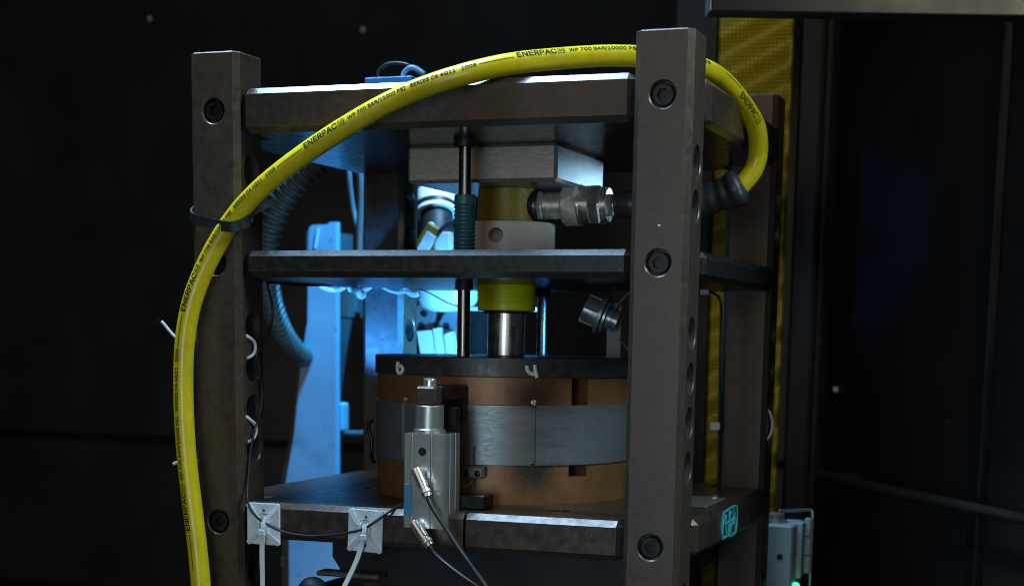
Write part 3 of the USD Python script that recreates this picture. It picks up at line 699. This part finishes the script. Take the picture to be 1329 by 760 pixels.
def hole_tie(pts, label, r=.0013):
    t = thing('white_hole_tie', label, 'cable tie', pts[0])
    part(t, 'strap', sweep(smooth_path(pts, 90), r, 8), TIEW, True)
    return t
yc = B / 2
hole_tie([(-0.04032, 0.02000, 0.15785), (-0.03327, 0.02000, 0.15052), (-0.02478, 0.02000, 0.14384), (.004, .021, .1475), (.030, .019, .1490), (0.04300, 0.01096, 0.14724), (0.04460, 0.01548, 0.14487), (0.04480, 0.02006, 0.14124), (0.04480, 0.01996, 0.13577), (0.04440, 0.01560, 0.13214), (.034, .020, .1265)], 'white tie through the left post, its long tail sticking out behind the hose')
hole_tie([(-0.03174, 0.02000, 0.04230), (-0.02371, 0.02000, 0.04516), (.004, .021, .0500), (.020, .019, .0750), (0.04300, 0.00970, 0.08354), (0.04460, 0.01425, 0.08033), (0.04480, 0.02012, 0.07576), (0.04480, 0.02001, 0.07021), (0.04440, 0.01560, 0.06612), (.034, .020, .0610)], 'white tie through the left post with a short tail low behind the hose')
hole_tie([(W + .030, D + .019, .0860), (A + W + .0004, D + .0180, .0850), (A + W + .0020, D + .0195, .0800), (A + W + .0026, D + .0215, .0735), (A + W + .0020, D + .0205, .0675), (A + W + .0004, D + .0195, .0630), (W + .030, D + .019, .0610)], 'white tie looped on the right face of the right rear post')

def cable(name, pts, r, m, label, n=120):
    return single(name, sweep(smooth_path(pts, n), r, 10), m, label, 'cable', True)
cable('thin_cable', [(0.04600, 0.03779, 0.19139), (0.04650, 0.04311, 0.17875), (0.04650, 0.04682, 0.16656), (0.04650, 0.04272, 0.15420), (0.04620, 0.03018, 0.14126), (0.04620, 0.01988, 0.13336), (0.04500, 0.02437, 0.12048), (0.04500, 0.03047, 0.10499), (0.04500, 0.02631, 0.08660), (0.04650, 0.01573, 0.07419), (0.04500, 0.01188, 0.05959), (0.04500, 0.00639, 0.03534),
      (0.04742, 0.00050, 0.02055), (0.05326, -0.00400, 0.01082), (0.06460, -0.00480, 0.00229), (0.08321, -0.00400, -0.00474), (0.10967, -0.00300, -0.00642), (0.13676, -0.00400, -0.00236), (0.15224, -0.00480, 0.00219), (0.16656, -0.00200, 0.01223), (0.17524, 0.01200, 0.01968), (0.18418, 0.02900, 0.02760)], .0010, CABLE,
      'thin black sensor cable running down the left post and across both white mounts', 260)
cable('rear_cable', [(0.33532, 0.28000, 0.19559), (0.34698, 0.29000, 0.19261), (0.35716, 0.29500, 0.18742), (0.35931, 0.30000, 0.17403), (0.35968, 0.30000, 0.14344), (0.36017, 0.30000, 0.10922), (0.36081, 0.30000, 0.07063), (0.36212, 0.30000, 0.01219)], .0012, CABLE, 'black cable running down beside the right rear post')
single('small_white_clip', cbox(-.004, .004, -.003, .003, -.005, .005, .001).translate((0.34740, 0.28500, 0.19380)), TIEW, 'small white clip at the corner under the middle plate', 'clip')
single('lower_white_clip', cbox(-.0045, .0045, -.003, .003, -.004, .004, .0015).translate((0.35809, 0.29600, 0.07281)), TIEW, 'small white clip halfway down the right rear cable', 'clip')

# cables and ties hanging below the rear of the middle plate
for k, (pts, rad) in enumerate((
        ([(0.01239, 0.10000, 0.19353), (0.02081, 0.12000, 0.19298), (0.02476, 0.16000, 0.19373), (0.02182, 0.22000, 0.19788), (0.02630, 0.26000, 0.20076)], .0011),
        ([(0.01238, 0.10000, 0.19225), (0.02669, 0.12000, 0.19106), (0.03226, 0.16000, 0.19177), (0.02570, 0.22000, 0.19513), (0.03421, 0.26000, 0.19795)], .0011),
        ([(0.02082, 0.12000, 0.19363), (0.02746, 0.14000, 0.19371), (0.03366, 0.18000, 0.19513), (0.03344, 0.22000, 0.19723), (0.04208, 0.26000, 0.19938)], .0013))):
    cable('hanging_cable', pts, rad, CABLE, ('topmost of three thin black cables under the left of the middle plate', 'lowest of three thin black cables under the left of the middle plate', 'thicker black cable between the two thin ones under the middle plate')[k])
def small_tie(name, pts, label, r=.0021, m=None, blob=None):
    t = thing(name, label, 'cable tie', pts[0])
    part(t, 'strap', sweep(smooth_path(pts, 30), r, 8), m or TIEW, True)
    if blob:
        part(t, 'head', ball(blob[0], blob[1], 2), TIEW, True)
small_tie('bright_tie', [(-0.01687, 0.26000, 0.19420), (-0.00802, 0.26000, 0.19066), (0.00241, 0.26000, 0.19071), (0.00961, 0.26000, 0.19431), (0.00962, 0.26500, 0.20090)], 'bright white curved tie end under the middle plate, leftmost', blob=((0.01439, 0.26000, 0.19148), .0030))
small_tie('bright_tie', [(0.03117, 0.27000, 0.20114), (0.03131, 0.26800, 0.19466), (0.02669, 0.26600, 0.19101), (0.02112, 0.26600, 0.18956)], 'bright white hooked tie under the middle plate with a lumpy head', blob=((0.02318, 0.26500, 0.18669), .0046))
small_tie('bright_tie', [(0.06227, 0.28000, 0.20159), (0.06152, 0.28000, 0.19375), (0.06469, 0.28000, 0.18948), (0.07413, 0.28000, 0.18811)], 'bright white angled tie under the middle plate beside the grey blue post', r=.0026)
cable('blue_cable', [(0.03126, 0.27500, 0.19989), (0.04002, 0.27500, 0.19421), (0.04954, 0.27500, 0.18997), (0.06372, 0.27500, 0.19004)], .0014, WHITEP, 'pale cable looping between two bright ties under the middle plate')
cable('slack_wire', [(0.06251, 0.28500, 0.19320), (0.07457, 0.29000, 0.19198), (0.08985, 0.29500, 0.18433), (0.11528, 0.30000, 0.17747)], .0007, CABLE, 'slack black wire in front of the white robot wrist')
xb = (0.06748, 0.42000, 0.17733), (0.14896, 0.42000, 0.17650)
single('cross_rail', cbox(xb[0][0], xb[1][0], .42, .44, xb[0][2] - .0018, xb[0][2] + .0018, .0006), WHITEP, 'thin pale rail behind the piston rod', 'rail')

# loop and blue strip on top of the top plate
single('top_strip', cbox(0.03311, 0.08040, .25, .268, .3358, 0.38081, .001), BLUEP, 'pale flat strip lying on the rear of the top plate', 'strip')
cable('black_loop', [(0.03938, 0.27000, 0.38133), (0.03781, 0.27000, 0.38824), (0.04322, 0.27000, 0.39350), (0.05557, 0.27000, 0.39573), (0.06787, 0.27000, 0.39319), (0.07938, 0.27000, 0.38526), (0.08476, 0.27000, 0.37827)], .0018, CABLE, 'black cable loop standing up behind the top plate')
cable('pale_loop', [(0.06771, 0.26000, 0.37878), (0.06843, 0.26000, 0.38552), (0.07450, 0.26000, 0.38933), (0.08210, 0.26000, 0.38701), (0.08817, 0.26000, 0.38340)], .0024, PALEB, 'short pale tube bent over beside the black cable loop')

# ---------------------------------------------------------------- dial with bracket, right of the piston
iy = 0.17
ind = thing('knurled_knob_device', 'black knurled knob on a thin grey bracket standing on the round fixture', 'knob', (0.29736, iy, .1334))
c0 = np.array((0.28852, iy - .006, 0.16851)); dv = np.array([.90, .20, -.36]); dv /= np.linalg.norm(dv)
part(ind, 'cap', lathe([(.0105, -.0155), (.0120, -.0145), (.0120, -.0020)], c0, dv, 40), KNOBM)
fx_, fy_, _ = frame_of(dv)
for k in range(5):
    a = 2 * math.pi * k / 5 + .5
    o = c0 + .0120 * (math.cos(a) * fx_ + math.sin(a) * fy_)
    part(ind, 'grip_rib', rod(o - dv * .0150, o - dv * .003, .0012, n=8), KNOBM)
part(ind, 'flange', lathe([(.0158, -.0018), (.0162, -.0012), (.0162, .0008), (.0156, .0014)], c0, dv, 40), KNOBM)
part(ind, 'ring', lathe([(.0130, .0020), (.0134, .0024), (.0134, .0042), (.0110, .0048)], c0, dv, 40), ALU)
part(ind, 'barrel', lathe([(.0085, .0049), (.0088, .0055), (.0088, .0090), (.0078, .0094), (.0078, .0108), (.0088, .0112), (.0088, .0145), (.0070, .0152)], c0, dv, 32), KNOBM)
part(ind, 'bracket', cbox(0.29034, 0.30297, iy + .004, iy + .0065, .1334, 0.17929, .0006), GREYT)
part(ind, 'lead', sweep(smooth_path([tuple(c0 + dv * .006 + np.array([0, 0, .012])), (0.29667, 0.17000, 0.18809), (0.29907, 0.17000, 0.19813)], 20), .0007, 6), CABLE, True)
part(ind, 'lead', sweep(smooth_path([tuple(c0 + dv * .012 + np.array([0, 0, .009])), (0.30477, 0.17000, 0.18187), (0.31247, 0.17000, 0.18942)], 20), .0010, 6), GREYCAB, True)
part(ind, 'lead', sweep(smooth_path([(0.30297, 0.17000, 0.14910), (0.30706, 0.17000, 0.14473), (0.31186, 0.17000, 0.13849)], 12), .0007, 6), GREYCAB, True)

# ---------------------------------------------------------------- control box at lower right
bx0, bx1, bz = 0.37827, 0.40581, -0.03107
cb = thing('control_box', 'small grey electrical box with green indicator light at lower right', 'control box', ((bx0 + bx1) / 2, .48, FZ))
part(cb, 'housing', cbox(bx0, bx1, .45, .51, bz - .16, bz, .0015), BOXM, 20)
part(cb, 'stand', cbox(bx0 + .008, bx1 - .008, .468, .492, FZ + .001, bz - .1602, .001), BEAMM)
kh = (0.39389, 0.44970, -0.06248)
part(cb, 'lock_hole', lathe([(.0032, 0), (.0032, .0006)], (kh[0], .4502, kh[2]), (0, -1, 0), 20), BLACKP)
g = (0.38219, 0.47200, -0.02688)
part(cb, 'gland', lathe([(.0135, 0), (.0135, .003), (.0105, .0036), (.0105, .0085), (.0085, .0095)], (g[0], .475, bz), (0, 0, 1), 28), ALU)
part(cb, 'hinge', cbox(bx1 + .0003, bx1 + .006, .472, .490, bz - .055, bz + .001, .0008), BOXM, 20)
for k in range(3):
    part(cb, 'hinge_barrel', rod((bx1 + .0085, .492, bz - .052 + k * .019), (bx1 + .0085, .492, bz - .034 + k * .019), .0038, n=16), BOXM)
part(cb, 'wire_bail', sweep([(g[0] + .005, .475, bz + .0115), (bx1 + .0070, .500, bz + .0115), (bx1 + .0105, .500, bz + .0105), (bx1 + .0110, .500, bz + .006), (bx1 + .0110, .500, bz - .13)], .0016, 8), ALU, True)
lz = (0.40581, 0.49966, -0.09351)
part(cb, 'indicator', ball((bx1 + .0022, .466, lz[2]), .0042, 2), GREENLED, True)

# ---------------------------------------------------------------- machine behind on the left: tall cover, conduit, tubes, robot
CYD = .80
cv = thing('machine_cover', 'tall pale sheet metal machine cover behind the left side of the frame', 'machine cover', (-0.28847, .85, FZ))
fp = [(-0.30279, 0.80000, 0.28545), (-0.29828, 0.80000, 0.28937), (-0.27370, 0.80000, 0.29015), (-0.27369, 0.80000, 0.29310), (-0.26369, 0.80000, 0.29301), (-0.26428, 0.80000, -0.06148), (-0.26328, 0.80000, -0.15287), (-0.26357, 0.80000, -0.33501), (-0.33507, 0.80000, -0.34151), (-0.33486, 0.80000, -0.12775), (-0.33899, 0.80000, -0.04936), (-0.32583, 0.80000, 0.01648), (-0.31496, 0.80000, 0.11297), (-0.30559, 0.80000, 0.16569)]
cs = m3.CrossSection([[(p[0], p[2]) for p in fp]])
if cs.area() < 1e-6:
    cs = m3.CrossSection([[(p[0], p[2]) for p in fp[::-1]]])
part(cv, 'front_panel', cs.extrude(.012).rotate([90, 0, 0]).translate([0, .812, 0]), BLUEW, 20)
lp = [(-0.32146, 0.83000, 0.28355), (-0.32315, 0.83000, 0.16793), (-0.33268, 0.83000, 0.11438), (-0.34609, 0.83000, 0.01630), (-0.36306, 0.83000, -0.05288), (-0.36128, 0.83000, -0.13273), (-0.36166, 0.83000, -0.35021)]
rp = [(p[0] + .03, p[1], p[2]) for p in lp]
pl = [(p[0], p[2]) for p in lp] + [(p[0], p[2]) for p in rp[::-1]]
cs2 = m3.CrossSection([pl]) if m3.CrossSection([pl]).area() > 1e-6 else m3.CrossSection([pl[::-1]])
part(cv, 'side_panel', cs2.extrude(.08).rotate([90, 0, 0]).translate([0, .91, 0]), SIDEM, 20)  # darker than the front panel: shade on this side put into its colour
for s in ((-0.32768, 0.82500, 0.13609), (-0.33626, 0.82500, 0.05126), (-0.34497, 0.82500, -0.03375), (-0.35882, 0.82500, -0.15771), (-0.35887, 0.82500, -0.16522)):
    part(cv, 'bolt', lathe([(.0036, 0), (.0036, .003), (.002, .0042)], (s[0], .829, s[2]), (0, -1, 0), 12), ALU)
e0, e1 = (-0.27357, 0.82000, 0.21063), (-0.25223, 0.82000, 0.16957)
part(cv, 'junction_box', cbox(e0[0] + .001, e1[0], .82, .86, e1[2], e0[2], .002), SIDEM, 20)
e0, e1 = (-0.25698, 0.83000, 0.20499), (-0.24910, 0.83000, 0.17480)
part(cv, 'cable_plug', cbox(e0[0] + .001, e1[0], .83, .85, e1[2], e0[2], .003), GREYCAB, 20)
e0, e1 = (-0.27382, 0.82000, 0.05838), (-0.26362, 0.82000, 0.01965)
part(cv, 'valve', cbox(e0[0] + .001, e1[0], .82, .84, e1[2], e0[2], .003), BOXM, 20)
part(cv, 'outlet_pipe', rod((-0.27876, 0.83000, 0.01654), (-0.23087, 0.83000, 0.01820), .004), SIDEM)
st0, st1 = (-0.28858, 0.79850, 0.28524), (-0.29316, 0.79850, 0.25957)
part(cv, 'lifting_wire', sweep([st0, st1], .0016, 6), WHITEP, True)

cp = smooth_path([(-0.18188, 0.62000, 0.36122), (-0.20404, 0.62000, 0.34759), (-0.22747, 0.62000, 0.32851), (-0.24915, 0.62000, 0.30379), (-0.26385, 0.62000, 0.27420), (-0.27478, 0.63000, 0.23842), (-0.28712, 0.66000, 0.19601), (-0.29587, 0.70000, 0.16065), (-0.30474, 0.75000, 0.13447), (-0.31162, 0.79800, 0.11812)], 360)
u = np.arange(360)
cdt = thing('corrugated_conduit', 'grey corrugated conduit curving behind the left front post', 'conduit', tuple(cp[-1]))
part(cdt, 'hose', sweep(cp, np.linspace(.0150, .0112, 360) + .0026 * np.sign(np.sin(u * 2 * np.pi / 10.)) * np.abs(np.sin(u * 2 * np.pi / 10.)) ** .6, 20), CORR, True)
cdd = cp[-1] - cp[-6]; cdd /= np.linalg.norm(cdd)
part(cdt, 'end_collar', lathe([(.0138, -.016), (.0146, -.015), (.0146, .0), (.0120, .002)], cp[-1], cdd, 28), SIDEM)
part(cdt, 'collar_screw', ball(tuple(cp[-1] - cdd * .008 + np.array([.006, -.0135, .003])), .0026, 2), CHROME, True)
for k, (a, b, r, m) in enumerate((((466, 212), (468, 330), .0042, GREYT), ((452, 214), (459, 300), .0034, GREYT))):
    pts = [(-0.14607, 0.62000, 0.34638), (-0.14407, 0.62000, 0.31298), (-0.14503, 0.62000, 0.28210), (-0.14600, 0.62000, 0.24217)] if k == 0 else [(-0.16474, 0.63000, 0.34603), (-0.16174, 0.63000, 0.31410), (-0.15673, 0.63000, 0.28738), (-0.14837, 0.62500, 0.26916)]
    cable('air_tube', pts, r, m, ('pale air tube running straight down beside the left rear post', 'second thinner air tube curving into the straight pale one')[k], 40)

rb = thing('robot_arm', 'white robot arm with ring grooves and gripper lit blue inside the frame', 'robot arm', (-0.02217, 0.56000, 0.11937))
b0, b1 = np.array((-0.00567, 0.52000, 0.22847)), np.array((-0.03027, 0.57500, 0.34522))
ra = (b1 - b0) / np.linalg.norm(b1 - b0); hl = np.linalg.norm(b1 - b0)
part(rb, 'upper_arm', lathe([(.0222, hl * .675), (.0232, hl * .69), (.0232, hl)], b0, ra, 48), ROBW)
part(rb, 'ring_groove', lathe([(.0215, hl * .655), (.0226, hl * .657), (.0226, hl * .674), (.0215, hl * .6745)], b0, ra, 48), BLACKP)
part(rb, 'wrist_ring', lathe([(.0225, hl * .53), (.0232, hl * .54), (.0232, hl * .645), (.0222, hl * .654)], b0, ra, 48), ROBW)
part(rb, 'lower_groove', lathe([(.0195, hl * .485), (.0224, hl * .487), (.0224, hl * .529)], b0, ra, 48), BLACKP)
part(rb, 'lower_ring', lathe([(.0195, hl * .450), (.0228, hl * .455), (.0228, hl * .484)], b0, ra, 48), ROBW)
part(rb, 'dark_core', lathe([(.0180, -.02), (.0180, hl * .449)], b0, ra, 40), BLACKP)
cn = cbox(-.0085, .0085, -.006, .006, -.017, .017, .0015).rotate([0, 32, 0]).translate((-0.00413, 0.49200, 0.25070))
part(rb, 'yellow_connector', cn, MUSTARD_SHADE, 20)
cn = cbox(-.0062, .0062, -.0006, .0006, -.013, .012, .0005).rotate([0, 32, 0]).translate((-0.00396, 0.48530, 0.24626))
part(rb, 'connector_label', cn, WHITEP, 20)
part(rb, 'white_cube', cbox(-.0105, .0085, -.006, .006, -.010, .010, .002).translate((0.01256, 0.49700, 0.24928)), ROBW, 20)
part(rb, 'cable_boot', ball((-0.00155, 0.49200, 0.26443), .0050, 2), WHITEP, True)
part(rb, 'arm_cable', sweep(smooth_path([(0.00648, 0.49000, 0.25456), (0.01468, 0.48500, 0.26142), (0.02520, 0.48500, 0.26774), (0.03924, 0.48500, 0.26762)], 24), .0024, 8), CABLE, True)
bw = np.array((0.01538, 0.50000, 0.19979))
part(rb, 'wrist_bowl', lathe([(.0050, -.0240), (.0200, -.0225), (.0290, -.0180), (.0350, -.0100), (.0370, -.0020), (.0370, .012)], bw, (0, -.15, 1), 48), ROBW)
def lobe(circles, y0, d):
    return m3.Manifold.batch_hull([m3.Manifold.cylinder(d, rr_, rr_, 28).rotate([-90, 0, 0]).translate([c[0], y0, c[2]]) for c, rr_ in circles])
l1 = lobe((((-0.01015, 0.49700, 0.17410), .0105), ((-0.01185, 0.49700, 0.15840), .0105)), .497, .016)
l2 = lobe((((0.02012, 0.50000, 0.17279), .0070), ((0.01487, 0.50000, 0.15958), .0095)), .500, .014)
jp = part(rb, 'gripper_body', l1, GRIPM, 20)
jq = part(rb, 'gripper_body', l2, GRIPM, 20)
part(rb, 'wrist_block', cbox((-0.02368, 0.51600, 0.17848)[0], (0.01725, 0.51600, 0.17883)[0], .5165, .53, (-0.00422, 0.51600, 0.14532)[2], (-0.00456, 0.51600, 0.18529)[2], .004), GRIPM, 20)
for s, pa, yy in (((-0.01014, 0.49700, 0.17245), jp, .4972), ((-0.01276, 0.49700, 0.15922), jp, .4972), ((0.01487, 0.50000, 0.15958), jq, .5002)):
    part(pa, 'bolt_hole', lathe([(.0036, 0), (.0036, .0012), (.0026, .0016)], (s[0], yy, s[2]), (0, -1, 0), 20), BLACKP)
part(rb, 'hose_stub', rod((0.02168, 0.50500, 0.17536), (0.02540, 0.50500, 0.16223), .0022), SIDEM)
for pts in (((-0.01608, 0.49000, 0.15334), (0.00104, 0.49000, 0.15521), (0.00674, 0.49000, 0.11906), (-0.00951, 0.49000, 0.11873)), ((0.00283, 0.49000, 0.15687), (0.01089, 0.49000, 0.15780), (0.01930, 0.49000, 0.11931), (0.00764, 0.49000, 0.11908)), ((0.01543, 0.49000, 0.15048), (0.02433, 0.49000, 0.15388), (0.03181, 0.49000, 0.11956), (0.02020, 0.49000, 0.11933))):
    hull = np.array([(x, y + dy, z) for x, y, z in pts for dy in (0, .010)])
    part(rb, 'finger', m3.Manifold.hull_points(hull), ROBW, 20)
part(rb, 'forearm_plate', cbox(b0[0] - .012, b0[0] + .012, .545, .57, (-0.02210, 0.56000, 0.11075)[2], b0[2], .003), BLACKP, 20)
part(rb, 'column', cbox(b0[0] - .05, b0[0] + .05, .60, .68, FZ + .001, b0[2] + .04, .004), BLACKP, 20)
part(rb, 'shoulder', cbox(b0[0] - .03, b0[0] + .03, .53, .62, b0[2] - .03, b0[2] + .01, .004), BLACKP, 20)
